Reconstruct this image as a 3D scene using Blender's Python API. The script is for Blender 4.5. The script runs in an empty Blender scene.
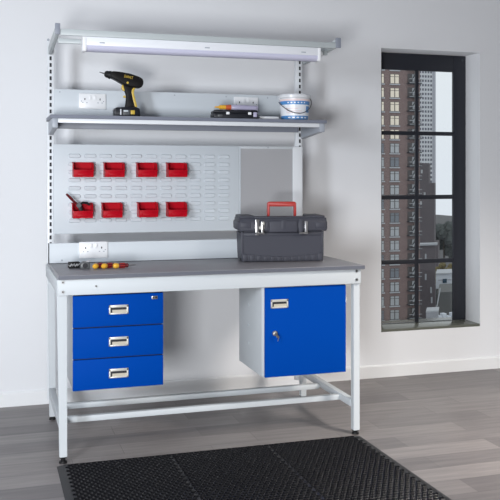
import bpy, bmesh, math, random
from mathutils import Vector, Matrix
random.seed(7)
PI = math.pi
col = bpy.context.scene.collection

# ------------------------------------------------------------------ materials
MATS = {}
def mat(name, rgb, rough=0.5, metal=0.0, spec=0.5, bump=0.0, bscale=200.0, vary=0.0, vscale=8.0, trans=0.0, coat=0.0, emit=None, estr=0.0):
    m = bpy.data.materials.new(name); m.use_nodes = True
    nt = m.node_tree; b = nt.nodes['Principled BSDF']
    b.inputs['Base Color'].default_value = (*rgb, 1)
    b.inputs['Roughness'].default_value = rough
    b.inputs['Metallic'].default_value = metal
    b.inputs['Specular IOR Level'].default_value = spec
    b.inputs['Transmission Weight'].default_value = trans
    b.inputs['Coat Weight'].default_value = coat
    if emit:
        b.inputs['Emission Color'].default_value = (*emit, 1); b.inputs['Emission Strength'].default_value = estr
    tc = nt.nodes.new('ShaderNodeTexCoord')
    if vary > 0:
        n = nt.nodes.new('ShaderNodeTexNoise'); n.inputs['Scale'].default_value = vscale; n.inputs['Detail'].default_value = 4
        nt.links.new(tc.outputs['Object'], n.inputs['Vector'])
        mx = nt.nodes.new('ShaderNodeMix'); mx.data_type = 'RGBA'
        mx.inputs[6].default_value = (*[c*(1-vary) for c in rgb], 1); mx.inputs[7].default_value = (*[min(1, c*(1+vary)) for c in rgb], 1)
        nt.links.new(n.outputs['Fac'], mx.inputs[0]); nt.links.new(mx.outputs[2], b.inputs['Base Color'])
    if bump > 0:
        n2 = nt.nodes.new('ShaderNodeTexNoise'); n2.inputs['Scale'].default_value = bscale; n2.inputs['Detail'].default_value = 3
        nt.links.new(tc.outputs['Object'], n2.inputs['Vector'])
        bp = nt.nodes.new('ShaderNodeBump'); bp.inputs['Strength'].default_value = bump; bp.inputs['Distance'].default_value = 0.002
        nt.links.new(n2.outputs['Fac'], bp.inputs['Height']); nt.links.new(bp.outputs['Normal'], b.inputs['Normal'])
    MATS[name] = m
    return m

mat('wall_paint', (0.80, 0.81, 0.83), 0.75, spec=0.25, bump=0.12, bscale=120)
mat('trim_paint', (0.83, 0.84, 0.85), 0.45)
mat('white_metal', (0.56, 0.595, 0.62), 0.5, bump=0.03, bscale=400)
mat('panel_metal', (0.60, 0.645, 0.685), 0.48, bump=0.03, bscale=400)
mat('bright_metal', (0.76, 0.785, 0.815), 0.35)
mat('arm_grey', (0.38, 0.41, 0.46), 0.42)
mat('cap_grey', (0.25, 0.27, 0.32), 0.45)
mat('hole_shade', (0.0015, 0.0015, 0.002), 1.0, spec=0.0)
mat('bar_grey', (0.46, 0.50, 0.51), 0.4)
mat('laminate', (0.25, 0.246, 0.268), 0.42, vary=0.06, vscale=60, bump=0.04, bscale=300)
mat('laminate_edge', (0.12, 0.128, 0.155), 0.5)
mat('shelf_edge', (0.185, 0.20, 0.25), 0.5)
mat('wire', (0.06, 0.06, 0.07), 0.4)
mat('shelf_laminate', (0.20, 0.215, 0.25), 0.45, vary=0.05, vscale=60)
mat('blue_paint', (0.0, 0.052, 0.33), 0.6, spec=0.03, bump=0.03, bscale=400)
mat('black', (0.008, 0.008, 0.009), 0.5, spec=0.3)
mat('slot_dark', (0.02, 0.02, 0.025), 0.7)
mat('rubber', (0.007, 0.007, 0.009), 0.34, spec=0.42, bump=0.2, bscale=300)
mat('rubber_edge', (0.016, 0.016, 0.018), 0.62, bump=0.2, bscale=300)
mat('steel', (0.62, 0.62, 0.62), 0.28, metal=1.0)
mat('satin', (0.66, 0.65, 0.60), 0.38, metal=0.35)
mat('satin_dark', (0.30, 0.30, 0.31), 0.35, metal=0.6)
mat('beige_recess', (0.50, 0.46, 0.38), 0.5)
mat('red_plastic', (0.46, 0.003, 0.013), 0.4, spec=0.12)
mat('red_handle', (0.42, 0.030, 0.025), 0.4)
mat('dark_red', (0.13, 0.008, 0.012), 0.4)
mat('grey_plastic', (0.055, 0.057, 0.073), 0.48, spec=0.25, bump=0.1, bscale=500)
mat('drill_black', (0.008, 0.007, 0.007), 0.5, spec=0.2, bump=0.05, bscale=500)
mat('drill_yellow', (0.62, 0.43, 0.06), 0.4)
mat('yellow', (0.78, 0.42, 0.04), 0.35)
mat('felt', (0.40, 0.40, 0.415), 0.95, spec=0.1, bump=0.5, bscale=500, vary=0.14, vscale=240)
mat('white_plastic', (0.86, 0.87, 0.89), 0.3)
mat('tube_white', (0.80, 0.82, 0.86), 0.35)
mat('diffuser', (0.58, 0.58, 0.72), 0.3)
mat('tub_plastic', (0.82, 0.84, 0.87), 0.25, trans=0.12)
mat('label_blue', (0.08, 0.27, 0.60), 0.35)
mat('label_pink', (0.80, 0.66, 0.66), 0.4)
mat('label_white', (0.84, 0.86, 0.90), 0.3)
mat('tube_violet', (0.42, 0.40, 0.54), 0.3)
mat('ceiling_paint', (0.30, 0.30, 0.31), 0.9)
mat('orange_red', (0.55, 0.10, 0.03), 0.4)
mat('case_black', (0.014, 0.015, 0.02), 0.4, spec=0.3)
mat('tape_grey', (0.09, 0.095, 0.10), 0.4)
mat('frame_dark', (0.016, 0.018, 0.026), 0.45)
mat('sill_stone', (0.13, 0.135, 0.115), 0.2, spec=0.3, vary=0.15, vscale=30)
# the city outside
mat('window_cream', (0.50, 0.46, 0.40), 0.4, emit=(1.0, 0.88, 0.70), estr=0.32)
mat('window_pale', (0.46, 0.48, 0.50), 0.3)
mat('window_dim', (0.20, 0.22, 0.25), 0.3)
mat('city_frame', (0.10, 0.09, 0.09), 0.6)
mat('iron', (0.05, 0.055, 0.065), 0.6)
mat('rail_light', (0.50, 0.52, 0.55), 0.6)
mat('tower_wall', (0.72, 0.73, 0.76), 0.8, vary=0.04, vscale=0.1)
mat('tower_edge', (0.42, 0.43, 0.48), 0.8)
mat('tower_glass', (0.12, 0.13, 0.17), 0.35)
mat('dark_brick', (0.12, 0.105, 0.115), 0.9, vary=0.12, vscale=0.4)
mat('roof_pale', (0.42, 0.44, 0.47), 0.8)
mat('concrete', (0.12, 0.125, 0.125), 0.9, vary=0.12, vscale=0.5)
mat('concrete_pale', (0.33, 0.34, 0.37), 0.85, vary=0.05, vscale=1.0)
mat('house_white', (0.62, 0.66, 0.72), 0.7)
mat('emblem_dark', (0.02, 0.06, 0.10), 0.6)
mat('leaf_dark', (0.060, 0.072, 0.070), 0.9, vary=0.6, vscale=0.8)
mat('leaf_yellow', (0.16, 0.13, 0.05), 0.9, vary=0.5, vscale=1.0)
mat('bark', (0.05, 0.04, 0.03), 0.9)
mat('street', (0.08, 0.08, 0.085), 0.9, vary=0.2, vscale=0.05)

def brick_mat():
    m = bpy.data.materials.new('brown_brick'); m.use_nodes = True; nt = m.node_tree; b = nt.nodes['Principled BSDF']
    tc = nt.nodes.new('ShaderNodeTexCoord'); mp = nt.nodes.new('ShaderNodeMapping'); mp.inputs['Rotation'].default_value = (PI/2, 0, 0)
    br = nt.nodes.new('ShaderNodeTexBrick'); br.inputs['Scale'].default_value = 1.0
    br.inputs['Color1'].default_value = (0.26, 0.18, 0.168, 1); br.inputs['Color2'].default_value = (0.21, 0.145, 0.14, 1); br.inputs['Mortar'].default_value = (0.30, 0.25, 0.235, 1)
    br.inputs['Brick Width'].default_value = 0.45; br.inputs['Row Height'].default_value = 0.15; br.inputs['Mortar Size'].default_value = 0.012
    nt.links.new(tc.outputs['Object'], mp.inputs['Vector']); nt.links.new(mp.outputs['Vector'], br.inputs['Vector'])
    nt.links.new(br.outputs['Color'], b.inputs['Base Color']); b.inputs['Roughness'].default_value = 0.9
    MATS['brown_brick'] = m
brick_mat()

def glass_mat():
    m = bpy.data.materials.new('window_glass'); m.use_nodes = True; nt = m.node_tree
    for n in list(nt.nodes): nt.nodes.remove(n)
    o = nt.nodes.new('ShaderNodeOutputMaterial'); t = nt.nodes.new('ShaderNodeBsdfTransparent'); g = nt.nodes.new('ShaderNodeBsdfGlossy')
    t.inputs['Color'].default_value = (0.96, 0.98, 0.98, 1); g.inputs['Roughness'].default_value = 0.02
    mx = nt.nodes.new('ShaderNodeMixShader'); mx.inputs[0].default_value = 0.04
    nt.links.new(t.outputs[0], mx.inputs[1]); nt.links.new(g.outputs[0], mx.inputs[2]); nt.links.new(mx.outputs[0], o.inputs['Surface'])
    MATS['window_glass'] = m
glass_mat()

def floor_mat():
    m = bpy.data.materials.new('grey_plank_floor'); m.use_nodes = True; nt = m.node_tree; b = nt.nodes['Principled BSDF']; L = nt.links.new
    tc = nt.nodes.new('ShaderNodeTexCoord')
    mp = nt.nodes.new('ShaderNodeMapping'); mp.inputs['Location'].default_value = (0.35, 0.06, 0)
    L(tc.outputs['Object'], mp.inputs['Vector'])
    br = nt.nodes.new('ShaderNodeTexBrick'); br.inputs['Scale'].default_value = 1.0; br.offset = 0.37; br.offset_frequency = 2
    br.inputs['Brick Width'].default_value = 0.66; br.inputs['Row Height'].default_value = 0.152; br.inputs['Mortar Size'].default_value = 0.0012
    br.inputs['Color1'].default_value = (0.245, 0.225, 0.220, 1); br.inputs['Color2'].default_value = (0.138, 0.126, 0.127, 1); br.inputs['Mortar'].default_value = (0.11, 0.10, 0.10, 1)
    L(mp.outputs['Vector'], br.inputs['Vector'])
    # wood-like streaks running with the planks
    ms = nt.nodes.new('ShaderNodeMapping'); ms.inputs['Scale'].default_value = (1.3, 16.0, 1.0)
    L(tc.outputs['Object'], ms.inputs['Vector'])
    n = nt.nodes.new('ShaderNodeTexNoise'); n.inputs['Scale'].default_value = 2.2; n.inputs['Detail'].default_value = 6; n.inputs['Roughness'].default_value = 0.6
    L(ms.outputs['Vector'], n.inputs['Vector'])
    cr = nt.nodes.new('ShaderNodeValToRGB'); cr.color_ramp.elements[0].position = 0.25; cr.color_ramp.elements[0].color = (0.74, 0.74, 0.75, 1)
    cr.color_ramp.elements[1].position = 0.8; cr.color_ramp.elements[1].color = (1.28, 1.26, 1.24, 1)
    L(n.outputs['Fac'], cr.inputs['Fac'])
    mx = nt.nodes.new('ShaderNodeMix'); mx.data_type = 'RGBA'; mx.blend_type = 'MULTIPLY'; mx.inputs[0].default_value = 1.0
    L(br.outputs['Color'], mx.inputs[6]); L(cr.outputs['Color'], mx.inputs[7]); L(mx.outputs[2], b.inputs['Base Color'])
    b.inputs['Roughness'].default_value = 0.40; b.inputs['Specular IOR Level'].default_value = 0.45
    bp = nt.nodes.new('ShaderNodeBump'); bp.inputs['Strength'].default_value = 0.06; bp.inputs['Distance'].default_value = 0.002
    L(n.outputs['Fac'], bp.inputs['Height']); L(bp.outputs['Normal'], b.inputs['Normal'])
    MATS['floor'] = m
floor_mat()

# ------------------------------------------------------------------ mesh helper
class MB:
    """collects shapes, then links them as ONE mesh object"""
    def __init__(self):
        self.bm = bmesh.new(); self.m = []
    def _mi(self, name):
        if name not in self.m: self.m.append(name)
        return self.m.index(name)
    def _merge(self, b2, m, smooth=True):
        i = self._mi(m)
        for f in b2.faces: f.material_index = i; f.smooth = smooth
        me = bpy.data.meshes.new('tmp'); b2.to_mesh(me); b2.free(); self.bm.from_mesh(me); bpy.data.meshes.remove(me)
    def box(self, x0, x1, y0, y1, z0, z1, m, bev=0.0, seg=2, rot=None, at=None, taper=None):
        b = bmesh.new(); r = bmesh.ops.create_cube(b, size=1.0)
        for v in r['verts']:
            v.co = Vector(((x0+x1)/2+v.co.x*(x1-x0), (y0+y1)/2+v.co.y*(y1-y0), (z0+z1)/2+v.co.z*(z1-z0)))
        if bev > 0: bmesh.ops.bevel(b, geom=b.edges[:], offset=min(bev, .49*min(x1-x0, y1-y0, z1-z0)), segments=seg, affect='EDGES', profile=0.5)
        if rot is not None: bmesh.ops.rotate(b, verts=b.verts[:], cent=at or Vector(((x0+x1)/2, (y0+y1)/2, (z0+z1)/2)), matrix=rot)
        self._merge(b, m); return self
    def prism(self, pts, axis, a0, a1, m, bev=0.0, seg=2):
        """polygon pts in the plane normal to axis ('x': (y,z); 'y': (x,z); 'z': (x,y)) extruded a0..a1"""
        b = bmesh.new()
        def P(p, a): return {'x': (a, p[0], p[1]), 'y': (p[0], a, p[1]), 'z': (p[0], p[1], a)}[axis]
        v0 = [b.verts.new(P(p, a0)) for p in pts]; v1 = [b.verts.new(P(p, a1)) for p in pts]; n = len(pts)
        b.faces.new(v0); b.faces.new(v1[::-1])
        for i in range(n): b.faces.new((v0[i], v1[i], v1[(i+1) % n], v0[(i+1) % n]))
        bmesh.ops.recalc_face_normals(b, faces=b.faces[:])
        if bev > 0: bmesh.ops.bevel(b, geom=b.edges[:], offset=bev, segments=seg, affect='EDGES', profile=0.5, clamp_overlap=True)
        self._merge(b, m); return self
    def cyl(self, p0, p1, r0, m, r1=None, n=20):
        r1 = r0 if r1 is None else r1
        p0 = Vector(p0); p1 = Vector(p1); d = p1-p0
        b = bmesh.new(); bmesh.ops.create_cone(b, cap_ends=True, segments=n, radius1=r0, radius2=r1, depth=d.length)
        q = Vector((0, 0, 1)).rotation_difference(d.normalized()).to_matrix().to_4x4()
        bmesh.ops.transform(b, matrix=Matrix.Translation((p0+p1)/2) @ q, verts=b.verts[:])
        self._merge(b, m); return self
    def ball(self, c, r, m, s=(1, 1, 1), n=16):
        b = bmesh.new(); bmesh.ops.create_uvsphere(b, u_segments=n, v_segments=n//2+2, radius=r)
        for v in b.verts: v.co = Vector((v.co.x*s[0]+c[0], v.co.y*s[1]+c[1], v.co.z*s[2]+c[2]))
        self._merge(b, m); return self
    def lathe(self, prof, c, m, n=40, t0=0.0, t1=2*PI):
        b = bmesh.new(); full = abs(t1-t0-2*PI) < 1e-6; k = n if full else n+1
        rings = [[b.verts.new((c[0]+r*math.cos(t0+(t1-t0)*i/n), c[1]+r*math.sin(t0+(t1-t0)*i/n), c[2]+z)) for i in range(k)] for r, z in prof]
        for a, q in zip(rings, rings[1:]):
            for i in range(k if full else k-1):
                j = (i+1) % k; b.faces.new((a[i], a[j], q[j], q[i]))
        bmesh.ops.remove_doubles(b, verts=b.verts[:], dist=1e-6)
        self._merge(b, m); return self
    def tube(self, path, r, m, n=8):
        b = bmesh.new(); path = [Vector(p) for p in path]; rings = []
        for i, p in enumerate(path):
            t = (path[min(i+1, len(path)-1)]-path[max(i-1, 0)]).normalized()
            u = t.orthogonal().normalized() if i == 0 else (rings[-1][1]-t*rings[-1][1].dot(t)).normalized()
            w = t.cross(u); rr = r[i] if isinstance(r, (list, tuple)) else r
            rings.append(([b.verts.new(p+(u*math.cos(2*PI*k/n)+w*math.sin(2*PI*k/n))*rr) for k in range(n)], u))
        for (a, _), (q, _) in zip(rings, rings[1:]):
            for k in range(n): b.faces.new((a[k], a[(k+1) % n], q[(k+1) % n], q[k]))
        b.faces.new(rings[0][0][::-1]); b.faces.new(rings[-1][0])
        bmesh.ops.recalc_face_normals(b, faces=b.faces[:])
        self._merge(b, m); return self
    def build(self, name, parent=None, o=None, sharp=35):
        """o: the point of the place that becomes the object's local origin"""
        o = Vector(o) if o is not None else Vector((0, 0, 0))
        for v in self.bm.verts: v.co -= o
        me = bpy.data.meshes.new(name); self.bm.to_mesh(me); self.bm.free()
        for n in self.m: me.materials.append(MATS[n])
        me.set_sharp_from_angle(angle=math.radians(sharp))
        ob = bpy.data.objects.new(name, me); col.objects.link(ob)
        if parent is not None: ob.parent = parent
        else: ob.location = o
        return ob

def tag(o, label, cat, group=None, kind=None):
    o['label'] = label; o['category'] = cat
    if group: o['group'] = group
    if kind: o['kind'] = kind
    return o
def thing(name, label, cat, loc, rotz=0, group=None):
    e = bpy.data.objects.new(name, None); col.objects.link(e); e.empty_display_size = 0.1
    e.location = loc; e.rotation_euler = (0, 0, rotz); return tag(e, label, cat, group)
def struct(ob, label, cat):
    ob['kind'] = 'structure'; ob['label'] = label; ob['category'] = cat; return ob
def copy_tree(o, parent=None):
    c = o.copy(); col.objects.link(c)
    if parent is not None: c.parent = parent
    for ch in list(o.children): copy_tree(ch, c)
    return c

# ------------------------------------------------------------------ the room
f = MB(); f.box(-4.5, 5.5, -6.5, 1.1, -0.12, 0.0, 'floor'); struct(f.build('floor'), 'grey wood-look plank floor', 'floor')
WY = 1.10
OX0, OX1, OZ0, OZ1 = 2.133, 2.866, 0.290, 2.131
w = MB()
w.box(-4.5, OX0, WY, 1.42, -0.12, 3.4, 'wall_paint'); w.box(OX1, 5.5, WY, 1.42, -0.12, 3.4, 'wall_paint')
w.box(OX0, OX1, WY, 1.42, OZ1, 3.4, 'wall_paint'); w.box(OX0, OX1, WY, 1.42, -0.12, OZ0, 'wall_paint')
struct(w.build('wall_back'), 'white painted wall behind the workbench with deep window opening', 'wall')
bb = MB(); bb.prism([(1.10, 0), (1.086, 0), (1.086, 0.072), (1.092, 0.080), (1.10, 0.080)], 'x', -4.5, 5.5, 'trim_paint')
struct(bb.build('baseboard_back'), 'white skirting board along the foot of the wall', 'baseboard')
s = MB(); s.box(OX0, OX1, 1.101, 1.40, 0.290, 0.3065, 'sill_stone', 0.001); struct(s.build('trim_1'), 'dark grey stone sill inside the window opening', 'window sill')

cw = MB(); cw.box(-4.5, 5.5, -6.5, 1.42, 3.2, 3.35, 'ceiling_paint'); struct(cw.build('ceiling'), 'dark grey ceiling', 'ceiling')  # ceiling out of view, its paint darkened to cut bounced light
cw = MB(); cw.box(-4.7, -4.5, -6.5, 1.42, -.12, 3.35, 'wall_paint'); struct(cw.build('wall_left'), 'white side wall on the left', 'wall')
cw = MB(); cw.box(5.5, 5.7, -6.5, 1.42, -.12, 3.35, 'wall_paint'); struct(cw.build('wall_right'), 'white side wall on the right', 'wall')
cw = MB(); cw.box(-4.5, 5.5, -6.7, -6.5, -.12, 3.35, 'ceiling_paint'); struct(cw.build('wall_front'), 'plain grey wall opposite the workbench', 'wall')

# window: dark frame, glazing bars, two columns of four panes
FY0, FY1 = 1.275, 1.297
o = (2.5, FY0, 0.307)
fr = MB()
GX0, GX1, GZ0, GZ1 = 2.225, 2.768, 0.3085, 2.018
fr.box(OX0, GX0, FY0, FY1, 0.307, OZ1, 'frame_dark', 0.004); fr.box(GX1, OX1, FY0, FY1, 0.307, OZ1, 'frame_dark', 0.004)
fr.box(GX0, GX1, FY0, FY1, GZ1, OZ1, 'frame_dark', 0.003); fr.box(GX0, GX1, FY0, FY1, 0.307, GZ0, 'frame_dark', 0.003)
fr.cyl((2.838, FY0-.004, 2.10), (2.838, FY0+.002, 2.10), .008, 'iron', n=12)
win = fr.build('window_1', None, o); struct(win, 'tall black-framed window with city view', 'window')
gb = MB(); gb.box(2.477, 2.502, FY0+.002, FY1-.006, GZ0, GZ1, 'frame_dark', 0.002); gb.build('mullion', win, o)
ZB = [(1.578, 1.605), (1.143, 1.172), (0.706, 0.735)]
for a, b_ in ZB:
    g = MB(); g.box(GX0, GX1, FY0+.004, FY1-.006, a, b_, 'frame_dark', 0.002); g.build('glazing_bar', win, o)
zs = [GZ0, 0.706, 0.735, 1.143, 1.172, 1.578, 1.605, GZ1]
for xa, xb in ((GX0, 2.477), (2.502, GX1)):
    for k in range(4):
        g = MB(); g.box(xa, xb, 1.286, 1.290, zs[2*k], zs[2*k+1], 'window_glass'); g.build('glass_pane', win, o)

# ------------------------------------------------------------------ workbench
H = 0.856
bench = thing('workbench', 'long white steel workbench with dark grey worktop and slotted rear posts', 'workbench', (0.75, 0.4, 0))
bo = (0.75, 0.4, 0)
b = MB(); b.box(0.0, 1.5, 0.0, 0.555, H-0.0205, H, 'laminate', 0.0025); 
b.box(-0.0004, 1.5004, -0.0006, 0.0, H-0.0185, H-0.002, 'laminate_edge'); b.box(1.5, 1.5005, 0.002, .553, H-0.0185, H-0.002, 'laminate_edge')
b.build('worktop', bench, bo)
def leg(pts_bottom, pts_top, ztop, cx, cy, zf):
    bmx = MB(); bb2 = bmesh.new()
    x0, x1, y0, y1 = pts_bottom; X0, X1, Y0, Y1 = pts_top
    lo = [bb2.verts.new(p) for p in ((x0, y0, zf), (x1, y0, zf), (x1, y1, zf), (x0, y1, zf))]
    hi = [bb2.verts.new(p) for p in ((X0, Y0, ztop), (X1, Y0, ztop), (X1, Y1, ztop), (X0, Y1, ztop))]
    bb2.faces.new(lo[::-1]); bb2.faces.new(hi)
    for i in range(4): bb2.faces.new((lo[i], lo[(i+1) % 4], hi[(i+1) % 4], hi[i]))
    bmesh.ops.bevel(bb2, geom=bb2.edges[:], offset=.002, segments=2, affect='EDGES')
    bmx._merge(bb2, 'white_metal')
    l = bmx.build('leg', bench, bo)
    ft = MB(); ft.cyl((cx, cy, 0), (cx, cy, .008), .019, 'black', .017); ft.cyl((cx, cy, .008), (cx, cy, zf-.005), .010, 'black'); ft.box(cx-.015, cx+.015, cy-.015, cy+.015, zf-.006, zf+.0005, 'black', .002)
    ft.build('foot', l, bo)
LEGS = [((.007, .041, .035, .070), (-.006, .041, .035, .070), .834, .024, .053, .029), ((1.455, 1.489, .035, .070), (1.455, 1.489, .035, .070), .834, 1.472, .053, .021),
        ((.014, .047, .752, .787), (.006, .041, .752, .787), .834, .031, .769, .017), ((1.447, 1.480, .752, .787), (1.447, 1.480, .752, .787), .834, 1.464, .769, .015)]
for l in LEGS: leg(*l)
r = MB(); r.box(-.004, 1.488, .020, .036, .763, .8355, 'white_metal', .002); r.box(.0, 1.486, .034, .060, .763, .767, 'white_metal'); r.build('front_rail', bench, bo)
for xa, xb in ((-.006, .010), (1.462, 1.488)):
    r = MB(); r.box(xa, xb, .0705, .752, .770, .8355, 'white_metal', .002); r.build('side_rail', bench, bo)
r = MB(); r.box(.041, 1.447, .760, .780, .770, .8355, 'white_metal', .002); r.build('back_rail', bench, bo)
for xa, xb in ((.010, .040), (1.450, 1.480)):
    r = MB(); r.box(xa, xb, .0705, .752, .136, .172, 'white_metal', .002); r.build('lower_side_rail', bench, bo)
for xa, ya, za in ((.0, .195, .133), (.0405, .475, .122)):
    r = MB(); r.box(xa if xa else .0405, 1.4495, ya, ya+.028, za+.004, za+.031, 'white_metal', .002); r.build('stretcher', bench, bo)
for x, z in ((.020, .823), (.020, .780), (.168, .801), (1.463, .826), (1.463, .783)):
    r = MB(); rr = .0075 if x != .168 else .005
    r.cyl((x, .020, z), (x, .0155, z), rr, 'steel', n=6); r.cyl((x, .0155, z), (x, .0145, z), rr*.45, 'slot_dark', n=8); r.build('bolt', bench, bo)
# rear upstand on the worktop
u = MB(); u.box(-.004, 1.49, .535, .553, H, .9595, 'panel_metal', .002); u.box(-.0075, -.0035, .532, .554, H, .9605, 'slot_dark', .001); u.box(-.004, 1.49, .5345, .536, H, .8585, 'slot_dark')
for x in (.06, 1.2): u.cyl((x, .5352, .872), (x, .534, .872), .005, 'arm_grey', n=12)
u.build('upstand', bench, bo)
# slotted rear posts
for xa, xb, xs in ((.005, .041, .0225), (1.430, 1.467, 1.4545)):
    p = MB(); p.box(xa, xb, .795, .825, .10, 2.028, 'bright_metal', .002)
    z = .14
    while z < 2.0:
        p.box(xs-.0055, xs+.0055, .7945, .797, z, z+.021, 'slot_dark'); z += .0357
    p.cyl((xs-.012, .795, 2.034), (xs-.012, .790, 2.034), .007, 'arm_grey', n=12)
    p.build('slotted_post', bench, bo)

# ------------------------------------------------------------------ drawers and cupboard
def pull(cx, cz, y, parent, o):
    p = MB(); W, Hh = .045, .0215
    p.box(cx-W, cx+W, y-.005, y, cz+Hh-.012, cz+Hh, 'satin', .0015); p.box(cx-W, cx+W, y-.005, y, cz-Hh, cz-Hh+.007, 'satin', .0015)
    p.box(cx-W, cx-W+.008, y-.005, y, cz-Hh, cz+Hh, 'satin', .0015); p.box(cx+W-.008, cx+W, y-.005, y, cz-Hh, cz+Hh, 'satin', .0015)
    p.box(cx-W+.006, cx+W-.006, y-.0015, y, cz-Hh+.004, cz+.004, 'beige_recess'); p.box(cx-W+.007, cx+W-.007, y-.0022, y, cz-.001, cz+Hh-.010, 'slot_dark')
    p.box(cx-W+.007, cx-W+.015, y-.0024, y, cz-Hh+.008, cz+.002, 'slot_dark')
    return p.build('handle', parent, o)
du = thing('drawer_unit', 'hanging steel unit of three blue drawers under left end of worktop', 'drawer unit', (.275, .25, .325)); do = (.275, .25, .325)
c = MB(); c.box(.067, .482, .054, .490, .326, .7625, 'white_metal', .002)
for z in (.609, .466): c.box(.069, .480, .0525, .0545, z-.006, z+.006, 'slot_dark')  # dark strips on the carcass stand in for shade between the drawers
c.box(.069, .480, .0525, .0545, .752, .761, 'slot_dark')  # another shade strip, in the gap above the top drawer
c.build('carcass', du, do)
for i, (za, zb, hz) in enumerate(((.6115, .756, .687), (.4685, .6065, .540), (.324, .4635, .394))):
    d = MB(); d.box(.066, .483, .037, .0535, za, zb, 'blue_paint', .002); d = d.build('drawer', du, do)
    pull(.274, hz, .037, d, do)
    if i == 0:
        k = MB(); k.box(.428, .456, .0345, .037, .727, .743, 'steel', .003); k.cyl((.435, .035, .735), (.435, .032, .735), .006, 'steel', n=14); k.cyl((.435, .032, .735), (.435, .0315, .735), .003, 'slot_dark', n=10); k.cyl((.449, .0348, .735), (.449, .034, .735), .0045, 'slot_dark', n=10)
        k.build('lock', d, do)
cu = thing('cupboard', 'hanging steel cupboard with single blue door under right end of worktop', 'cupboard', (1.2, .25, .322)); co = (1.2, .25, .322)
c = MB(); c.box(.974, 1.418, .054, .436, .322, .7625, 'white_metal', .002)
for y, z in ((.27, .641), (.27, .538), (.27, .446)): c.cyl((.9742, y, z), (.9725, y, z), .006, 'panel_metal', n=12); c.cyl((.9726, y, z), (.972, y, z), .0035, 'cap_grey', n=8)
c.build('carcass', cu, co)
d = MB(); d.box(.987, 1.414, .037, .0535, .320, .757, 'blue_paint', .002); door = d.build('door', cu, co)
pull(1.060, .678, .037, door, co)
k = MB(); k.cyl((1.035, .037, .535), (1.035, .030, .535), .013, 'steel', n=20); k.cyl((1.035, .030, .535), (1.035, .028, .535), .009, 'satin', n=20); k.build('lock', door, co)
k = MB(); k.box(1.0335, 1.0365, .014, .030, .5335, .5365, 'steel', .0005); k.cyl((1.035, .014, .533), (1.035, .0165, .533), .008, 'steel', n=16)
k.cyl((1.043, .013, .521), (1.043, .0155, .521), .007, 'steel', n=16); k.box(1.044, 1.048, .0132, .0152, .498, .518, 'steel', .0005, rot=Matrix.Rotation(.3, 3, 'Y'))
k.build('key', door, co)
for z in (.683, .426):
    h = MB(); h.cyl((1.4165, .042, z-.014), (1.4165, .042, z+.014), .0035, 'satin', n=12); h.build('hinge', door, co)

# ------------------------------------------------------------------ shelf
sh = thing('shelf', 'grey topped shelf on rear posts above the perforated panel', 'shelf', (.75, .65, 1.594)); so = (.75, .65, 1.594)
b = MB(); b.box(.0, 1.5, .494, .800-.0065, 1.594, 1.613, 'shelf_laminate', .002); b.box(-.0005, 1.5005, .4935, .495, 1.5955, 1.6115, 'shelf_edge'); b.box(-.0006, .001, .495, .79, 1.5955, 1.6115, 'shelf_edge'); b.build('shelf_board', sh, so)
b = MB(); b.box(.037, 1.460, .500, .520, 1.5725, 1.594, 'bright_metal', .002); b.build('front_rail', sh, so)
b = MB(); b.box(.042, 1.428, .745, .765, 1.556, 1.594, 'cap_grey', .002); b.build('rear_rail', sh, so)
for xa, xb in ((.010, .037), (1.4605, 1.489)):
    b = MB(); b.prism([(.496, 1.594), (.496, 1.547), (.520, 1.547), (.793, 1.522), (.793, 1.594)], 'x', xa, xb, 'arm_grey', .002); b.build('bracket', sh, so)
b = MB(); b.box(.040, 1.428, .782, .7935, 1.613, 1.770, 'panel_metal', .0015)
for x in (.07, .7, 1.0, 1.25): b.cyl((x, .783, 1.755), (x, .7812, 1.755), .004, 'arm_grey', n=10)
b.build('back_panel', sh, so)

# ------------------------------------------------------------------ gantry and batten light
ga = thing('light_gantry', 'pale grey overhead gantry frame carrying the strip light at top of posts', 'gantry', (.75, .5, 1.98)); go = (.75, .5, 1.98)
b = MB(); b.box(.030, 1.466, .285, .300, 1.9815, 2.0115, 'bar_grey', .002); b.box(.030, 1.466, .299, .330, 2.008, 2.0115, 'bar_grey', .001); b.build('crossbar', ga, go)
b = MB(); b.box(.030, 1.466, .400, .418, 1.960, 1.984, 'bar_grey', .002); b.build('crossbar', ga, go)
for xa, xb, ca, cb in ((.010, .0295, .006, .0305), (1.4665, 1.487, 1.4655, 1.494)):
    b = MB(); b.prism([(.290, 2.030), (.290, 1.990), (.7935, 1.955), (.7935, 2.000)], 'x', xa, xb, 'bar_grey', .002); b.build('arm', ga, go)
    b = MB(); b.box(ca, cb, .280, .292, 1.984, 2.037, 'cap_grey', .002); b.build('end_cap', ga, go)
li = thing('batten_light', 'long white fluorescent batten light under the overhead gantry', 'strip light', (.76, .33, 1.905)); lo_ = (.76, .33, 1.905)
b = MB(); b.prism([(.292, 1.939), (.292, 1.9815), (.365, 1.9815), (.365, 1.939)], 'x', .150, 1.375, 'tube_white', .003); b.build('body', li, lo_)
pts = [(.296, 1.940)]+[(.3285-.0345*math.cos(t), 1.932-.021*math.sin(t)) for t in [i*PI/10 for i in range(0, 11)]]+[(.361, 1.940)]
b = MB(); b.prism(pts, 'x', .158, 1.368, 'diffuser'); b.build('diffuser', li, lo_)
b = MB(); b.prism([(.290, 1.9815), (.290, 1.932), (.298, 1.910), (.358, 1.910), (.366, 1.932), (.366, 1.9815)], 'x', .138, .158, 'white_plastic', .004); b.build('end_cap', li, lo_)
b = MB(); b.prism([(.290, 1.9815), (.290, 1.932), (.298, 1.911), (.358, 1.911), (.366, 1.932), (.366, 1.9815)], 'x', 1.366, 1.384, 'white_plastic', .004); b.cyl((1.383, .328, 1.955), (1.402, .328, 1.955), .020, 'white_plastic', .014); b.build('end_cap', li, lo_)
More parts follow.
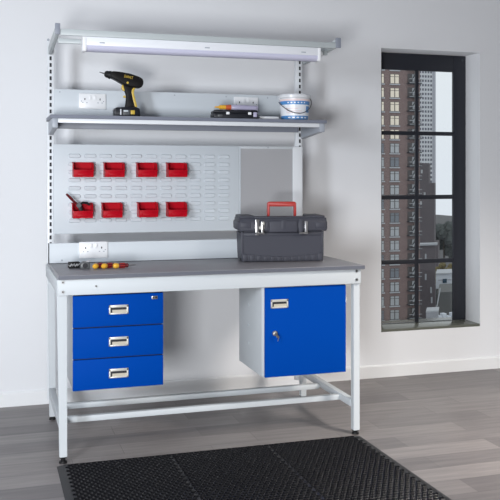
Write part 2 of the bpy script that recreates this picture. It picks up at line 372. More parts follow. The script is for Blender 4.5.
for x in (.232, .762, 1.285):
    b = MB(); b.box(x-.013, x+.013, .2905, .293, 1.9505, 1.956, 'arm_grey', .001); b.build('clip', li, lo_)

# ------------------------------------------------------------------ perforated panel and pin board
lp = MB(); lp.box(.036, 1.076, .775, .7935, .990, 1.4735, 'panel_metal', .003)
xs_ = [.147+.0837*i for i in range(11)]; zs_ = [1.411-.0437*i for i in range(9)]
for x in xs_:
    for z in zs_:
        q = bmesh.new(); hw, hh = .0335, .0120; ring = []
        for i in range(12):
            t = 2*PI*i/12+PI/12; cxx = (hw-hh) if math.cos(t) > 0 else -(hw-hh)
            ring.append((cxx, math.cos(t), math.sin(t)))
        v0 = [q.verts.new((x+a+hh*c_, .775, z+hh*s_)) for a, c_, s_ in ring]
        v1 = [q.verts.new((x+a*.99+hh*.74*c_, .7680, z+hh*.74*s_-.0005)) for a, c_, s_ in ring]
        q.faces.new(v1)
        for i in range(12): q.faces.new((v0[i], v0[(i+1) % 12], v1[(i+1) % 12], v1[i]))
        bmesh.ops.recalc_face_normals(q, faces=q.faces[:])
        if sum(f_.normal.y for f_ in q.faces) > 0: bmesh.ops.reverse_faces(q, faces=q.faces[:])
        lp._merge(q, 'panel_metal')
tag(lp.build('louvre_panel', None, (.556, .79, .99), sharp=25), 'light grey louvred tool panel holding the red bins behind the worktop', 'tool panel')
pb = thing('pinboard', 'grey felt pin board in white metal frame right of the red bins', 'pin board', (1.27, .785, .99)); po = (1.27, .785, .99)
b = MB(); b.box(1.084, 1.404, .781, .7935, .992, 1.4595, 'felt'); b.build('felt_panel', pb, po)
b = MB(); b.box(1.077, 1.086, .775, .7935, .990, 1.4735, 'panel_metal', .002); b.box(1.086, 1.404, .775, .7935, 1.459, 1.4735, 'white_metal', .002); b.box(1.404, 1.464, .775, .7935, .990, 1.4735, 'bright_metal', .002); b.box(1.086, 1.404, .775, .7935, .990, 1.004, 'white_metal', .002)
b.cyl((1.25, .7755, 1.467), (1.25, .773, 1.467), .005, 'arm_grey', n=10)
b.build('frame', pb, po)

# ------------------------------------------------------------------ double wall sockets
def make_socket(loc, label, root=None):
    if root is not None:
        t = copy_tree(root); t.location = loc; t['label'] = label; return t
    t = thing('double_socket', label, 'power socket', loc, 0, 'white double power sockets')
    W, Hh = .0725, .042
    p = MB(); p.box(-W, W, -.010, .0, -Hh, Hh, 'white_plastic', .003)
    for s_ in (-1, 1): p.cyl((s_*.060, -.0102, 0), (s_*.060, -.0108, 0), .003, 'arm_grey', n=10)
    p.build('face_plate', t)
    for s_ in (-1, 1):
        q = MB(); q.box(s_*.013-.0065, s_*.013+.0065, -.014, -.010, .010, .032, 'white_plastic', .0015); q.build('switch', t)
        q = MB(); cx_ = s_*.041
        q.box(cx_-.0025, cx_+.0025, -.0108, -.0098, .006, .016, 'slot_dark')
        for d_ in (-1, 1): q.box(cx_+d_*.011-.004, cx_+d_*.011+.004, -.0107, -.0098, -.010, -.0062, 'arm_grey')
        q.build('outlet', t)
    return t
s0 = make_socket((.243, .782, 1.708), 'white double power socket on shelf back panel, left of the cordless drill')
make_socket((1.118, .782, 1.713), 'white double power socket on shelf back panel, behind the black tool case', s0)
make_socket((.219, .535, .922), 'white double power socket on the worktop upstand, above the screwdrivers', s0)

# ------------------------------------------------------------------ red bins
def make_bin():
    """origin: middle of the back edge of the base"""
    t = thing('storage_bin', '', 'bin', (0, 0, 0), 0, 'red plastic bins hung on the louvred panel')
    W, D, Hh, T = .052, .076, .080, .003
    prof = [(0, 0), (-D, 0), (-D-.004, .034), (-D+.010, .040), (-D+.018, .070), (-D+.026, .074), (0, .078)]
    b = MB()
    for s_ in (-1, 1):
        x0, x1 = (s_*W, s_*(W-T)) if s_ < 0 else (s_*(W-T), s_*W)
        b.prism(prof, 'x', x0, x1, 'red_plastic', .0008, 1)
    b.box(-W, W, -D, 0, 0, T, 'red_plastic'); b.box(-W, W, -T, 0, 0, .078, 'red_plastic')
    b.prism([(-D, 0), (-D-.004, .036), (-D-.001, .038), (-D+T, .002)], 'x', -W, W, 'red_plastic', .0006, 1)
    b.build('tub', t)
    r_ = MB()
    r_.box(-W-.002, W+.002, -D-.0075, -D-.0025, .033, .0395, 'red_plastic', .0015)
    for s_ in (-1, 1):
        x = s_*W
        r_.tube([(x, -D-.004, .037), (x, -D+.010, .041), (x, -D+.018, .071), (x, -D+.026, .0755), (x, -.001, .079)], .0028, 'red_plastic', 6)
    r_.box(-W-.002, W+.002, -.004, .0, .0745, .080, 'red_plastic', .001)
    r_.build('rim', t)
    lb = MB(); lb.box(-.030, .030, -D-.0045, -D-.001, .010, .026, 'red_plastic', .0012, rot=Matrix.Rotation(-.10, 3, 'X')); lb.build('label_holder', t)
    return t
bin0 = make_bin()
TOPZ, LOWZ = 1.2965, 1.0775
BINS = [(.187, TOPZ, 'red plastic bin, leftmost of the upper row on the louvred panel'), (.353, TOPZ, 'red plastic bin, second from left in the upper row on the panel'),
        (.532, TOPZ, 'red plastic bin, third from left in the upper row on the panel'), (.700, TOPZ, 'red plastic bin, rightmost of the upper row on the louvred panel'),
        (.184, LOWZ, 'red plastic bin holding pliers, leftmost of the lower row'), (.342, LOWZ, 'empty red plastic bin in lower row, next to the bin holding pliers'),
        (.537, LOWZ, 'red plastic bin, third from left in the lower row on the panel'), (.699, LOWZ, 'red plastic bin, rightmost of the lower row on the louvred panel')]
for i, (x, z, lab) in enumerate(BINS):
    t = bin0 if i == 0 else copy_tree(bin0)
    t.location = (x, .7680, z); t['label'] = lab

# pliers in the lower left bin
pl = thing('pliers', 'dark pliers with red-tipped handle leaning in lower left red bin', 'pliers', (.18, .72, 1.085)); plo = (.18, .72, 1.085)
b = MB(); b.tube([(.097, .694, 1.207), (.118, .700, 1.186), (.140, .708, 1.163), (.163, .718, 1.150)], [.006, .0075, .0065, .005], 'dark_red', 8); b.build('handle', pl, plo)
b = MB(); b.tube([(.221, .704, 1.147), (.205, .703, 1.158), (.185, .708, 1.160), (.165, .718, 1.148)], [.0055, .007, .0065, .005], 'black', 8); b.build('handle', pl, plo)
b = MB(); b.cyl((.164, .708, 1.146), (.164, .724, 1.146), .013, 'tape_grey', n=16); b.prism([(.152, 1.148), (.176, 1.148), (.190, 1.112), (.186, 1.094), (.178, 1.096)], 'y', .711, .721, 'black', .002); b.build('jaws', pl, plo)

# ------------------------------------------------------------------ cordless drill on the shelf
dx, dy, dz = .402, .610, 1.613
dr = thing('cordless_drill', 'black and yellow cordless drill standing on its battery on the shelf', 'drill', (dx, dy, dz))
def D(pts): return [((a-265)*.000640, (462-c_)*.000624) for a, c_ in pts]
b = MB()
b.prism(D([(128, 84), (150, 76), (200, 78), (290, 92), (372, 118), (398, 138), (402, 165), (394, 196), (372, 212), (335, 207), (300, 204), (262, 196), (225, 180), (175, 150), (128, 128)]), 'y', -.030, .030, 'drill_black', .013, 3)
b.prism(D([(232, 180), (330, 205), (322, 250), (332, 320), (352, 385), (250, 385), (258, 330), (262, 275), (248, 240)]), 'y', -.0165, .0165, 'drill_black', .008, 3)
b.build('body', dr)
b = MB()
for p0, p1, r0, r1 in (((84, 97), (98, 99), .011, .018), ((98, 99), (118, 103), .018, .019), ((118, 103), (134, 106), .020, .023)):
    a = D([p0])[0]; c_ = D([p1])[0]; b.cyl((a[0], 0, a[1]), (c_[0], 0, c_[1]), r0, 'black', r1)
b.build('chuck', dr)
a, c_ = D([(42, 84)])[0], D([(86, 97)])[0]
b = MB(); b.cyl((a[0], 0, a[1]), (c_[0], 0, c_[1]), .0018, 'tape_grey', .0045, 10); b.build('drill_bit', dr)
b = MB(); b.prism(D([(226, 188), (246, 184), (256, 210), (252, 238), (234, 238), (222, 215)]), 'y', -.010, .010, 'drill_yellow', .003); b.build('trigger', dr)
b = MB(); b.prism(D([(318, 210), (306, 225), (302, 250), (312, 300), (330, 372), (352, 372), (334, 305), (322, 255), (326, 228), (338, 212)]), 'y', -.0172, .0172, 'drill_yellow', .002); b.build('grip_insert', dr)
b = MB(); b.prism(D([(236, 278), (256, 276), (257, 298), (240, 294)]), 'y', -.009, .009, 'drill_yellow', .002); b.build('selector', dr)
b = MB(); b.cyl((D([(267, 172)])[0][0], -.031, D([(267, 172)])[0][1]), (D([(267, 172)])[0][0], -.028, D([(267, 172)])[0][1]), .006, 'drill_yellow', n=14); b.build('direction_button', dr)
b = MB(); b.prism(D([(158, 396), (172, 382), (250, 376), (352, 378), (370, 392), (372, 462), (158, 462)]), 'y', -.036, .036, 'case_black', .006, 2); bat = b.build('battery_pack', dr)
x0, z0 = D([(204, 445)])[0]; x1, z1 = D([(214, 396)])[0]
b = MB(); b.box(x0, x1, -.0372, -.034, z0, z1, 'tube_white', .001); b.box(D([(228, 0)])[0][0], D([(284, 0)])[0][0], -.0368, -.034, D([(0, 446)])[0][1], D([(0, 402)])[0][1], 'tape_grey', .001); b.box(D([(232, 0)])[0][0], D([(270, 0)])[0][0], -.0372, -.034, D([(0, 418)])[0][1], D([(0, 404)])[0][1], 'panel_metal', .001); b.build('battery_label', bat)
x, z = D([(308, 422)])[0]
b = MB(); b.box(x-.011, x+.011, -.039, -.034, z-.011, z+.011, 'drill_yellow', .002); b.build('release_button', bat)
cu_ = bpy.data.curves.new('lettering', 'FONT'); cu_.body = 'DeWALT'; cu_.size = .0155; cu_.extrude = .0006; cu_.align_x = 'CENTER'; cu_.align_y = 'CENTER'; cu_.space_character = .95
to = bpy.data.objects.new('lettering_curve', cu_); col.objects.link(to); bpy.context.view_layer.update()
tm = bpy.data.meshes.new_from_object(to.evaluated_get(bpy.context.evaluated_depsgraph_get())); bpy.data.objects.remove(to); tm.name = 'lettering'
tm.materials.clear(); tm.materials.append(MATS['drill_yellow'])
x, z = D([(275, 124)])[0]
tm.transform(Matrix.Translation((x, -.0304, z)) @ Matrix.Rotation(math.radians(10), 4, 'Y') @ Matrix.Rotation(PI/2, 4, 'X') @ Matrix.Scale(1.35, 4, (0, 1, 0)) @ Matrix.Scale(.78, 4, (1, 0, 0)))
to = bpy.data.objects.new('lettering', tm); col.objects.link(to); to.parent = dr

# ------------------------------------------------------------------ black case, tube, flat box and tub on the shelf
ca = thing('tool_case', 'low black plastic tool case on the shelf, under the violet tube', 'tool case', (.982, .56, 1.613), -.10)
b = MB(); b.box(-.122, .122, -.060, .060, 0, .028, 'case_black', .005, 3); b.build('base', ca)
b = MB(); b.box(-.120, .120, -.058, .058, .029, .044, 'case_black', .005, 3)
for x in (-.09, -.03, .03, .09): b.box(x-.022, x+.022, -.045, .045, .043, .046, 'case_black', .002)
b.build('lid', ca)
for x, m_ in ((-.045, 'white_plastic'), (.075, 'white_plastic')):
    b = MB(); b.box(x-.009, x+.009, -.0655, -.057, .020, .034, m_, .002); b.build('latch', ca)
b = MB(); b.box(-.10, -.075, -.066, -.058, .008, .020, 'tape_grey', .002); b.build('corner_clip', ca)
b = MB(); b.box(.095, .115, -.064, -.058, .008, .034, 'tube_violet', .002); b.build('corner_clip', ca)
tu = thing('sealant_tube', 'violet-grey tube with yellow and orange nozzle lying on black tool case', 'tube', (.985, .545, 1.675), -.04)
b = MB(); b.tube([(-.028, 0, 0), (-.022, 0, 0), (.02, 0, 0), (.08, 0, -.001), (.118, 0, -.002)], [.010, .0145, .0155, .014, .013], 'tube_violet', 14); b.box(.114, .128, -.004, .004, -.013, .009, 'tube_violet', .002); b.build('tube_body', tu)
b = MB(); b.cyl((-.055, 0, 0), (-.026, 0, 0), .0125, 'orange_red', .0145); b.build('collar', tu)
b = MB(); b.cyl((-.090, 0, 0), (-.054, 0, 0), .0115, 'yellow', .0125); b.cyl((-.115, 0, 0), (-.089, 0, 0), .003, 'yellow', .006); b.build('nozzle', tu)
fb = MB(); fb.box(-.055, .055, -.03, .03, 0, .014, 'white_plastic', .002); fb.box(-.056, .056, -.0305, .0305, .0135, .0165, 'label_white', .001)
fb = fb.build('flat_box'); fb.location = (1.18, .575, 1.613); fb.rotation_euler = (0, 0, .05); tag(fb, 'small flat white box on the shelf between black case and plastic tub', 'box')

bx, by, bz = 1.358, .625, 1.613
bu = thing('plastic_tub', 'white plastic tub with blue label and wire handle on the shelf', 'tub', (bx, by, bz))
Z1 = .144; RB, RT = .0755, .0885
def rad(z): return RB+(RT-RB)*z/Z1
b = MB(); b.lathe([(0, .0), (RB-.004, 0), (RB, .004), (rad(.124), .124), (RT, Z1-.004), (RT-.003, Z1-.004), (rad(.02)-.003, .02), (0, .012)], (0, 0, 0), 'tub_plastic', 48); b.build('tub', bu)
b = MB(); b.lathe([(rad(.128), .124), (RT+.004, .127), (RT+.0045, .142), (RT+.001, .147), (RT-.008, .147), (RT-.010, .143), (0, .143)], (0, 0, 0), 'tub_plastic', 48); b.build('lid', bu)
b = MB(); A0, A1 = math.radians(175), math.radians(362)
for z0, z1, m_ in ((.004, .026, 'label_blue'), (.026, .088, 'label_white'), (.088, .108, 'label_blue'), (.108, .120, 'label_pink')):
    b.lathe([(rad(z0)+.0007, z0), (rad(z1)+.0007, z1)], (0, 0, 0), m_, 30, A0, A1)
for z0, a, bq in ((.050, 215, 280), (.064, 215, 262), (.040, 215, 270)):
    b.lathe([(rad(z0)+.0013, z0), (rad(z0+.004)+.0013, z0+.004)], (0, 0, 0), 'label_pink', 16, math.radians(a), math.radians(bq))
for a in range(222, 300, 13):
    b.lathe([(rad(.095)+.0013, .095), (rad(.102)+.0013, .102)], (0, 0, 0), 'label_white', 4, math.radians(a), math.radians(a+6))
for a in range(222, 300, 18):
    b.lathe([(rad(.012)+.0013, .012), (rad(.019)+.0013, .019)], (0, 0, 0), 'label_white', 4, math.radians(a), math.radians(a+11))
b.lathe([(rad(.045)+.0013, .045), (rad(.080)+.0013, .080)], (0, 0, 0), 'label_blue', 8, math.radians(300), math.radians(326))
b.build('label', bu)
b = MB(); b.tube([(-.0945*math.cos(t), -.099*math.sin(t), .128-.012*(1+math.cos(t))-.078*math.sin(t)**1.2) for t in [i*PI/24 for i in range(25)]], .0022, 'wire', 6)
for s_ in (-1, 1): b.cyl((s_*.084, 0, .122), (s_*.098, 0, .122), .005, 'tub_plastic', n=12)
b.build('wire_handle', bu)

# ------------------------------------------------------------------ toolbox on the worktop
tb = thing('toolbox', 'dark grey plastic toolbox with red handle and metal latches on worktop', 'toolbox', (1.182, .385, H), math.radians(-9.5))
# local: x along the front, y depth (-.10 front .. +.095 back)
b = MB(); q = bmesh.new()
lo = [q.verts.new(p) for p in ((-.213, -.097, .0), (.213, -.097, .0), (.213, .092, .0), (-.213, .092, .0))]
hi = [q.verts.new(p) for p in ((-.220, -.103, .160), (.220, -.103, .160), (.220, .098, .160), (-.220, .098, .160))]
q.faces.new(lo[::-1]); q.faces.new(hi)
for i in range(4): q.faces.new((lo[i], lo[(i+1) % 4], hi[(i+1) % 4], hi[i]))
bmesh.ops.bevel(q, geom=q.edges[:], offset=.010, segments=3, affect='EDGES'); b._merge(q, 'grey_plastic')
# curved plinth band with ribs along the foot of the front, corner ribs
N = 16; top = [(-.214+.428*i/N, .046-.018*math.sin(PI*i/N)) for i in range(N+1)]
b.prism([(-.214, .003)]+top+[(.214, .003)], 'y', -.1045, -.094, 'grey_plastic', .0015, 1)
for i in range(12): x = -.198+.036*i; b.box(x-.011, x+.011, -.1095, -.10, .004, .042-.016*math.sin(PI*(x+.214)/.428), 'grey_plastic', .0015)
for s_ in (-1, 1): b.box(s_*.212-.006, s_*.212+.006, -.104, -.09, .03, .158, 'grey_plastic', .003)
b.box(-.206, .206, -.1055, -.098, .134, .152, 'grey_plastic', .003)
b.build('body', tb)
b = MB()
b.prism([(-.118, .160), (-.122, .172), (-.120, .210), (-.108, .229), (.102, .229), (.112, .210), (.114, .172), (.110, .160)], 'x', -.228, .232, 'grey_plastic', .008, 3)
for s_ in (-1, 1): b.box(s_*.225-.010, s_*.225+.012, -.112, .106, .164, .212, 'grey_plastic', .009, 3)
b.box(-.075, .075, -.1275, -.112, .154, .215, 'grey_plastic', .006, 3); b.box(-.012, .012, -.1285, -.112, .166, .219, 'grey_plastic', .004)
for xa, xb in ((-.225, -.170), (-.092, -.076), (.076, .092), (.170, .225)): b.box(xa, xb, -.1245, -.112, .176, .208, 'grey_plastic', .004)
b.box(-.225, -.145, -.104, .098, .227, .240, 'grey_plastic', .006); b.box(.145, .225, -.104, .098, .227, .240, 'grey_plastic', .006)
b.box(-.150, .150, -.104, -.080, .227, .236, 'grey_plastic', .004)
b.build('lid', tb)
for cx_, wide in ((-.122, True), (.108, False)):
    b = MB()
    b.box(cx_-.026, cx_-.006, -.130, -.118, .140, .222, 'steel' if wide else 'grey_plastic', .003); b.box(cx_+.004, cx_+.020, -.130, -.118, .146, .212, 'steel' if wide else 'satin_dark', .003)
    b.box(cx_-.028, cx_+.022, -.1285, -.108, .172, .186, 'grey_plastic' if not wide else 'satin', .003); b.cyl((cx_-.026, -.131, .150), (cx_+.020, -.131, .150), .005, 'steel', n=10)
    if wide: b.box(cx_+.008, cx_+.022, -.134, -.126, .194, .208, 'satin', .003)
    b.build('latch', tb)
b = MB(); q = [(-.066, .226), (-.066, .303), (-.058, .310), (.082, .310), (.090, .303), (.090, .226), (.077, .226), (.077, .286), (-.053, .286), (-.053, .226)]
b.prism(q, 'y', -.014, .014, 'red_handle', .004, 2)
for x in range(-5, 6): b.box(.012+x*.011-.003, .012+x*.011+.003, -.013, .013, .2835, .288, 'red_handle', .001)
b.build('handle', tb)

# ------------------------------------------------------------------ tools on the worktop
def make_screwdriver():
    t = thing('screwdriver', '', 'screwdriver', (0, 0, 0), 0, 'yellow and red screwdrivers on the worktop')
    h = MB(); h.lathe([(0, -.014), (.0085, -.0125), (.0125, -.007), (.0135, 0), (.0125, .007), (.010, .014)], (0, 0, 0), 'yellow', 20); h.build('handle_cap', t)
    h = MB(); h.lathe([(.0105, .013), (.0120, .018), (.0125, .030), (.0115, .045), (.009, .051), (.0110, .058), (.006, .064), (0, .065)], (0, 0, 0), 'dark_red', 12)
    for i in range(6): a = i*PI/3; h.tube([(.0115*math.cos(a), .0115*math.sin(a), .020), (.0118*math.cos(a), .0118*math.sin(a), .044)], .0022, 'red_handle', 6)
    h.build('handle', t)
    h = MB(); h.cyl((0, 0, .064), (0, 0, .100), .0026, 'steel', n=10); h.box(-.0032, .0032, -.0009, .0009, .098, .108, 'steel', .0004); h.build('blade', t)
    return t
sd = make_screwdriver()
for i, (x, y, a, lab) in enumerate(((.191, .225, 46, 'yellow-capped screwdriver on worktop, nearest the grey tape measure'), (.233, .222, 34, 'yellow-capped screwdriver on worktop, middle of the row of three'), (.287, .215, 10, 'yellow-capped screwdriver on worktop with bare blade pointing right'))):
    t = sd if i == 0 else copy_tree(sd)
    t.location = (x, y, H+.0138); t.rotation_euler = Vector((math.cos(math.radians(a)), math.sin(math.radians(a)), 0)).to_track_quat('Z', 'Y').to_euler(); t['label'] = lab
tm_ = thing('tape_measure', 'round dark grey tape measure lying on worktop left of the screwdrivers', 'tape measure', (.143, .245, H))
b = MB(); b.prism([(-.024, .004), (-.018, .0), (.020, .0), (.025, .006), (.024, .026), (.012, .036), (-.010, .036), (-.022, .024)], 'y', -.016, .016, 'tape_grey', .004, 3); b.build('case', tm_)
b = MB(); b.cyl((0, -.0162, .018), (0, -.0175, .018), .012, 'slot_dark', n=20); b.build('badge', tm_)
b = MB(); b.box(.005, .030, -.010, .010, .0365, .039, 'steel', .001, rot=Matrix.Rotation(-.25, 3, 'Y')); b.build('tape_tab', tm_)
hk = thing('hex_key_set', 'black and chrome folding hex key set at left end of worktop', 'hex key set', (.098, .300, H), .05)
b = MB()
for y in (-.016, .012): b.box(-.028, .027, y, y+.005, 0, .030, 'black', .003)
b.build('holder', hk)
for i in range(4):
    b = MB(); x = -.024+.0125*i; b.cyl((x, -.0185, .010+.004*(i % 2)), (x+.012, -.0185, .022), .0035, 'steel', n=6); b.cyl((x, -.020, .014), (x, .020, .014), .003, 'steel', n=8); b.build('hex_key', hk)

# ------------------------------------------------------------------ rubber mat
mo = (.735, -.45, 0)
MX0, MX1, MY0, MY1, MZ = -.008, 1.476, -.95, .004, .012
mt = MB(); q = bmesh.new(); hq = bmesh.new()
BW = .030
ix0, ix1, iy0, iy1 = MX0+BW, MX1-BW, MY0+BW, MY1-.016
px = (ix1-ix0)/54; py = .0235; rows = int((iy1-iy0)/py); py = (iy1-iy0)/rows
SEAMS = (18, 36); 
def cell(x0, x1, y0, y1):
    cx_, cy_ = (x0+x1)/2, (y0+y1)/2; w_, h_ = x1-x0, y1-y0
    out = [(x1, cy_), (x1, y1), (cx_, y1), (x0, y1), (x0, cy_), (x0, y0), (cx_, y0), (x1, y0)]
    ri = min(w_, h_)*.40
    vo = [q.verts.new((a, c2, MZ-.0028)) for a, c2 in out]
    vi = [q.verts.new((cx_+w_*.45*math.cos(i*PI/4), cy_+h_*.44*math.sin(i*PI/4), MZ)) for i in range(8)]
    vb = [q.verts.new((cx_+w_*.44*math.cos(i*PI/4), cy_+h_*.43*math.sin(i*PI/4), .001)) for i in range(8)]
    for i in range(8):
        j = (i+1) % 8
        q.faces.new((vo[i], vo[j], vi[j], vi[i])); q.faces.new((vi[i], vi[j], vb[j], vb[i]))
    hq.faces.new([hq.verts.new(v.co) for v in vb])  # black face closing each hole stands in for the shade inside it
def flat(x0, x1, y0, y1):
    if x1-x0 > 1e-5: q.faces.new([q.verts.new(p) for p in ((x0, y0, MZ-.001), (x1, y0, MZ-.001), (x1, y1, MZ-.001), (x0, y1, MZ-.001))])
for r_ in range(rows):
    y0 = iy0+r_*py; off = px/2 if r_ % 2 else 0
    if off: flat(ix0, ix0+off, y0, y0+py); flat(ix1-off, ix1, y0, y0+py)
    for c_ in range(54-(1 if off else 0)):
        x0 = ix0+off+c_*px
        if (c_ in SEAMS and not off): flat(x0, x0+px*.45, y0, y0+py); cell(x0+px*.45, x0+px, y0, y0+py)
        else: cell(x0, x0+px, y0, y0+py)
mt._merge(q, 'rubber', smooth=True); mt._merge(hq, 'hole_shade', smooth=False)
# ramped border
q = bmesh.new()
def quad(a, b2, c2, d2): q.faces.new([q.verts.new(p) for p in (a, b2, c2, d2)])
z1 = MZ
quad((MX1, MY0, .001), (MX1, MY1, .001), (ix1, iy1, z1), (ix1, iy0, z1)); quad((MX0, MY1, .001), (MX0, MY0, .001), (ix0, iy0, z1), (ix0, iy1, z1))
quad((MX1, MY1, .001), (MX0, MY1, .001), (ix0, iy1, z1), (ix1, iy1, z1)); quad((MX0, MY0, .001), (MX1, MY0, .001), (ix1, iy0, z1), (ix0, iy0, z1))
mt._merge(q, 'rubber_edge', smooth=False)
tag(mt.build('rubber_mat', None, mo), 'black rubber mat with rings of holes on floor before the workbench', 'mat')

def block(k, x0, x1, y0, d, z0, z1, m, bev=0.0):   # buildings stand at an angle to the room: their flanks run back and to the right
    k.prism([(x0, y0), (x1, y0), (x1+.62*d, y0+d), (x0+.62*d, y0+d)], 'z', z0, z1, m, bev); return k
# ------------------------------------------------------------------ the city seen through the window
GZ = -46.0
g = MB(); g.box(-260, 520, 60, 900, GZ-1, GZ, 'street'); struct(g.build('ground'), 'city ground far below the window', 'ground')

ap = thing('apartment_tower', 'brown brick apartment tower filling the left window panes', 'building', (86, 176, GZ)); ao = (86, 176, GZ)
w = MB(); w.box(72, 95.3, 170, 184, GZ, 44, 'brown_brick'); w.build('wall', ap, ao)
zrow = [23.27-3.16*i for i in range(22)]
def city_window(m_glass):
    k = MB(); k.box(-1.15, 1.15, -.08, .1, -1.12, 1.12, 'city_frame')
    for xa, xb in ((-1.04, -.12), (.12, 1.04)):
        k.box(xa, xb, -.12, .0, -1.0, .46, m_glass); k.box(xa, xb, -.12, .0, .58, 1.02, m_glass)
    k.box(-1.3, 1.3, -.25, .05, -1.38, -1.14, 'rail_light'); return k
protos = {}
for zi in range(-3, 22):
    z = 23.27-3.16*zi
    if z < GZ+2 or z > 42: continue
    for xi, x in enumerate((81.0, 85.0, 88.8)):
        kind = 'window_cream' if zi <= 4 else ('window_pale' if (zi*3+xi) % 4 else 'window_dim')
        if kind not in protos:
            k = city_window(kind).build('window', ap); protos[kind] = k; ob = k
        else: ob = protos[kind].copy(); col.objects.link(ob)
        ob.location = (x-ao[0], 170-ao[1], z-ao[2]); ob.parent = ap
bal0 = None
for zi in range(-2, 22):
    z = 22.3-3.16*zi
    if bal0 is None:
        k = MB(); k.box(-1.5, 1.7, -1.3, 0, -.10, .10, 'iron')
        k.box(-1.5, 1.7, -1.32, -1.26, .95, 1.06, 'rail_light'); k.box(-1.5, 1.7, -1.32, -1.26, .10, .20, 'rail_light')
        for i in range(9): k.box(-1.5+.39*i, -1.44+.39*i, -1.32, -1.26, .1, 1.0, 'iron')
        k.box(-1.3, 1.2, -.10, .05, .1, 2.3, 'city_frame'); k.box(-.15, .65, -.12, .05, .5, 2.2, 'window_pale')
        k.prism([(-1.3, .1), (-1.0, .1), (.9, 3.0), (.6, 3.0)], 'y', -1.0, -.9, 'iron')
        bal0 = k.build('balcony', ap); ob = bal0
    else: ob = bal0.copy(); col.objects.link(ob)
    ob.location = (93.4-ao[0], 170-ao[1], z-ao[2]); ob.parent = ap

gt = thing('office_tower', 'distant pale grey tower with grid of small dark windows', 'building', (285, 506, GZ)); gto = (285, 506, GZ)
w = MB(); block(w, 266, 286.0, 500, 22, GZ, 98, 'tower_wall'); w.build('wall', gt, gto)
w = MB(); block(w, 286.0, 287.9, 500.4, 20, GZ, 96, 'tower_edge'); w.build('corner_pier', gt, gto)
w0 = None; rest = MB()
XS = [276.9, 278.97, 281.04, 283.11, 285.1]
for r_ in range(-3, 34):
    z = 70.4-2.93*r_
    for x in XS:
        if 0 <= r_ < 20:
            if w0 is None: k = MB(); k.box(-.62, .62, -.1, .1, -.80, .75, 'tower_glass'); w0 = k.build('window', gt); ob = w0
            else: ob = w0.copy(); col.objects.link(ob)
            ob.location = (x-gto[0], 500-gto[1], z-gto[2]); ob.parent = gt
        else: rest.box(x-.62, x+.62, 499.9, 500.1, z-.80, z+.75, 'tower_glass')
rest = rest.build('window_grid', gt, gto); rest['kind'] = 'stuff'

dk = thing('brick_block', 'dark brown block of stepped height in front of pale tower', 'building', (141, 256, GZ)); dko = (141, 256, GZ)
w = MB(); block(w, 130, 142.6, 250, 12, GZ, 5.4, 'dark_brick'); block(w, 142.6, 144.7, 250, 12, GZ, -1.3, 'dark_brick'); block(w, 144.7, 146.2, 250, 12, GZ, -21.6, 'dark_brick'); w.build('wall', dk, dko)
for x, z in ((139.9, 2.6), (141.0, -5), (139.6, -8)):
    k = MB(); k.box(x-.3, x+.3, 249.85, 250.05, z-.6, z+.6, 'window_pale'); k.build('window', dk, dko)
lw = thing('low_block', 'dark low block with pale roof ledge below the stepped block', 'building', (131, 226, GZ)); lwo = (131, 226, GZ)
w = MB(); block(w, 120, 128.4, 221, 2.4, GZ, -19.6, 'dark_brick'); w.build('wall', lw, lwo)
w = MB(); block(w, 119.8, 128.8, 220.4, 3.0, -19.6, -19.0, 'roof_pale'); w.build('roof_ledge', lw, lwo)
for x, z in ((125.2, -23), (125.2, -29), (127.0, -33), (127.2, -36)):
    k = MB(); k.box(x-.25, x+.25, 220.85, 221.05, z-.9, z+.9, 'roof_pale'); k.build('window', lw, lwo)

def tree(x, y, z0, h, r, m_, label, seed):
    random.seed(seed); t = thing('tree', label, 'tree', (x, y, z0))
    k = MB(); k.tube([(0, 0, 0), (.2, 0, h*.4), (0, 0, h*.7)], [.5, .4, .25], 'bark', 8); k.build('trunk', t)
    k = MB(); q = bmesh.new()
    for i in range(26):
        a = random.uniform(0, 2*PI); e = random.uniform(-.4, 1); rr = r*random.uniform(.35, .8)
        c_ = Vector((rr*math.cos(a), rr*math.sin(a), h*.66+e*h*.26)); s_ = r*random.uniform(.28, .45)*(1.1-.35*max(0, e))
        res = bmesh.ops.create_icosphere(q, subdivisions=3, radius=s_)
        for v in res['verts']: v.co = v.co*random.uniform(.82, 1.15)+c_
    k._merge(q, m_, smooth=False); k.build('foliage', t)
tree(180.5, 305, GZ, 28.5, 7.0, 'leaf_dark', 'large dark grey-green tree behind the white house outside', 3)
tree(168.5, 330, GZ, 25.0, 5.0, 'leaf_dark', 'dark tree beside the pale tower foot outside', 5)
tree(199, 318, GZ, 27.0, 7.0, 'leaf_dark', 'dark tree at right edge of the view outside', 9)
tree(139.2, 234, GZ, 20.5, 3.4, 'leaf_yellow', 'yellowish tree just above the white house outside', 4)
wh = thing('white_house', 'small white flat-roofed building with dark emblem outside window', 'building', (120, 205, GZ)); who = (120, 205, GZ)
w = MB(); block(w, 116.6, 124.5, 200, 8, GZ, -25.6, 'house_white'); w.build('wall', wh, who)
w = MB(); block(w, 116.4, 124.7, 199.7, 8.6, -25.6, -25.3, 'roof_pale'); w.build('roof', wh, who)
w = MB(); w.box(118.7, 119.9, 199.85, 200.05, -28.0, -26.9, 'emblem_dark'); w.box(117.4, 121.4, 199.9, 200.05, -27.3, -27.1, 'concrete_pale'); w.build('emblem', wh, who)
w = MB(); block(w, 116.6, 124.5, 199.8, .25, GZ, -29.5, 'concrete'); w.build('plinth', wh, who)
rd = MB(); block(rd, 105.6, 116, 180, 14, GZ, -27.4, 'concrete')
tag(rd.build('garage_block', None, (110, 187, GZ)), 'plain dark concrete block below the white house outside', 'building')
gx = MB(); block(gx, 85.7, 88.4, 150, 4, GZ, -26.7, 'concrete_pale'); block(gx, 85.6, 88.5, 149.9, 4.2, -26.7, -26.4, 'roof_pale')
tag(gx.build('plant_room', None, (87, 152, GZ)), 'pale grey box building at bottom of right window panes', 'building')
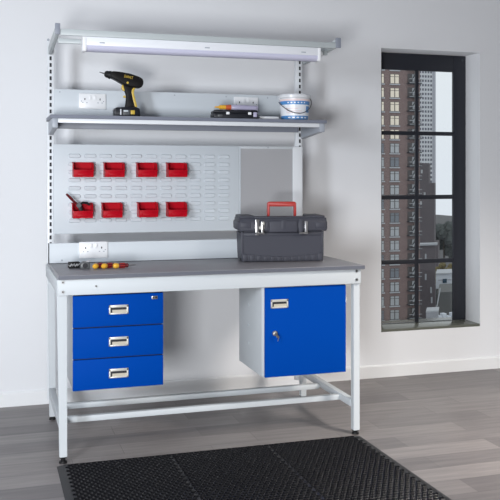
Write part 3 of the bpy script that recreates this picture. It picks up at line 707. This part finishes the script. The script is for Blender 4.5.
mp_ = thing('flagpole', 'slanted pale pole behind the pale grey box building', 'pole', (87.9, 158, GZ))
k = MB(); k.tube([(4.2, 0, 17), (5.0, 0, 19.5), (5.7, 0, 23)], .12, 'roof_pale', 8); k.cyl((4.2, 0, 0), (4.2, 0, 17), .15, 'roof_pale'); k.build('shaft', mp_)
lr = thing('low_roof', 'low roof with white vents right of the pale grey box building', 'building', (91, 158, GZ)); lro = (91, 158, GZ)
w = MB(); block(w, 91.5, 100, 157, 9, GZ, -30.4, 'concrete'); w.build('wall', lr, lro)
for x, z, s_ in ((93.6, -29.3, .45), (94.7, -28.9, .5), (95.8, -29.5, .45), (96.8, -28.8, .4)):
    w = MB(); w.box(x-s_, x+s_, 158, 159.2, -30.4, z+s_*.6, 'house_white', .08); w.build('roof_vent', lr, lro)

# ------------------------------------------------------------------ light, world, camera
sc = bpy.context.scene
wd = bpy.data.worlds.new('sky'); sc.world = wd; wd.use_nodes = True
nt = wd.node_tree; bg = nt.nodes['Background']
tc = nt.nodes.new('ShaderNodeTexCoord'); sx_ = nt.nodes.new('ShaderNodeSeparateXYZ'); cr = nt.nodes.new('ShaderNodeValToRGB')
nt.links.new(tc.outputs['Generated'], sx_.inputs[0]); nt.links.new(sx_.outputs['Z'], cr.inputs['Fac']); nt.links.new(cr.outputs['Color'], bg.inputs['Color'])
e = cr.color_ramp.elements; e[0].position = 0.0; e[0].color = (0.86, 0.90, 0.97, 1); e[1].position = 0.25; e[1].color = (0.94, 0.97, 1.0, 1)
bg.inputs['Strength'].default_value = 0.97

def area(name, loc, target, size, energy, color=(1, 1, 1), size_y=None):
    l = bpy.data.lights.new(name, 'AREA'); l.energy = energy; l.color = color; l.shape = 'RECTANGLE'; l.size = size; l.size_y = size_y or size
    ob = bpy.data.objects.new(name, l); col.objects.link(ob); ob.location = loc
    ob.rotation_euler = (Vector(target)-Vector(loc)).to_track_quat('-Z', 'Y').to_euler(); return ob
area('key_lamp', (-2.0, -2.8, 1.75), (0.7, 0.9, 1.2), 0.5, 86, (0.88, 0.93, 1.0), 1.0)
area('low_lamp', (-0.95, -4.0, 0.82), (1.3, 0.9, 0.75), 0.7, 120, (0.965, 0.98, 1.0))
area('flood_lamp', (2.9, -2.1, 2.5), (2.35, -0.6, 0.0), 0.6, 30, (1.0, 0.93, 0.86)).data.spread = math.radians(76)

cam = bpy.data.cameras.new('camera'); co_ = bpy.data.objects.new('camera', cam); col.objects.link(co_)
co_.location = (-0.3155, -3.8632, 1.3057); co_.rotation_euler = (PI/2, 0, -0.3035)
cam.sensor_width = 36; cam.sensor_fit = 'HORIZONTAL'; cam.lens = 844.79/500*36
cam.shift_x = (250-249.36)/500; cam.shift_y = -(250-175.35)/500
cam.clip_start = 0.05; cam.clip_end = 2000
sc.camera = co_
sc.view_settings.view_transform = 'Standard'; sc.view_settings.look = 'None'; sc.view_settings.gamma = 1.0; sc.view_settings.use_curve_mapping = False
sc.view_settings.exposure = 0.0
sc.cycles.use_denoising = True
sc.cycles.max_bounces = 8; sc.cycles.transparent_max_bounces = 12
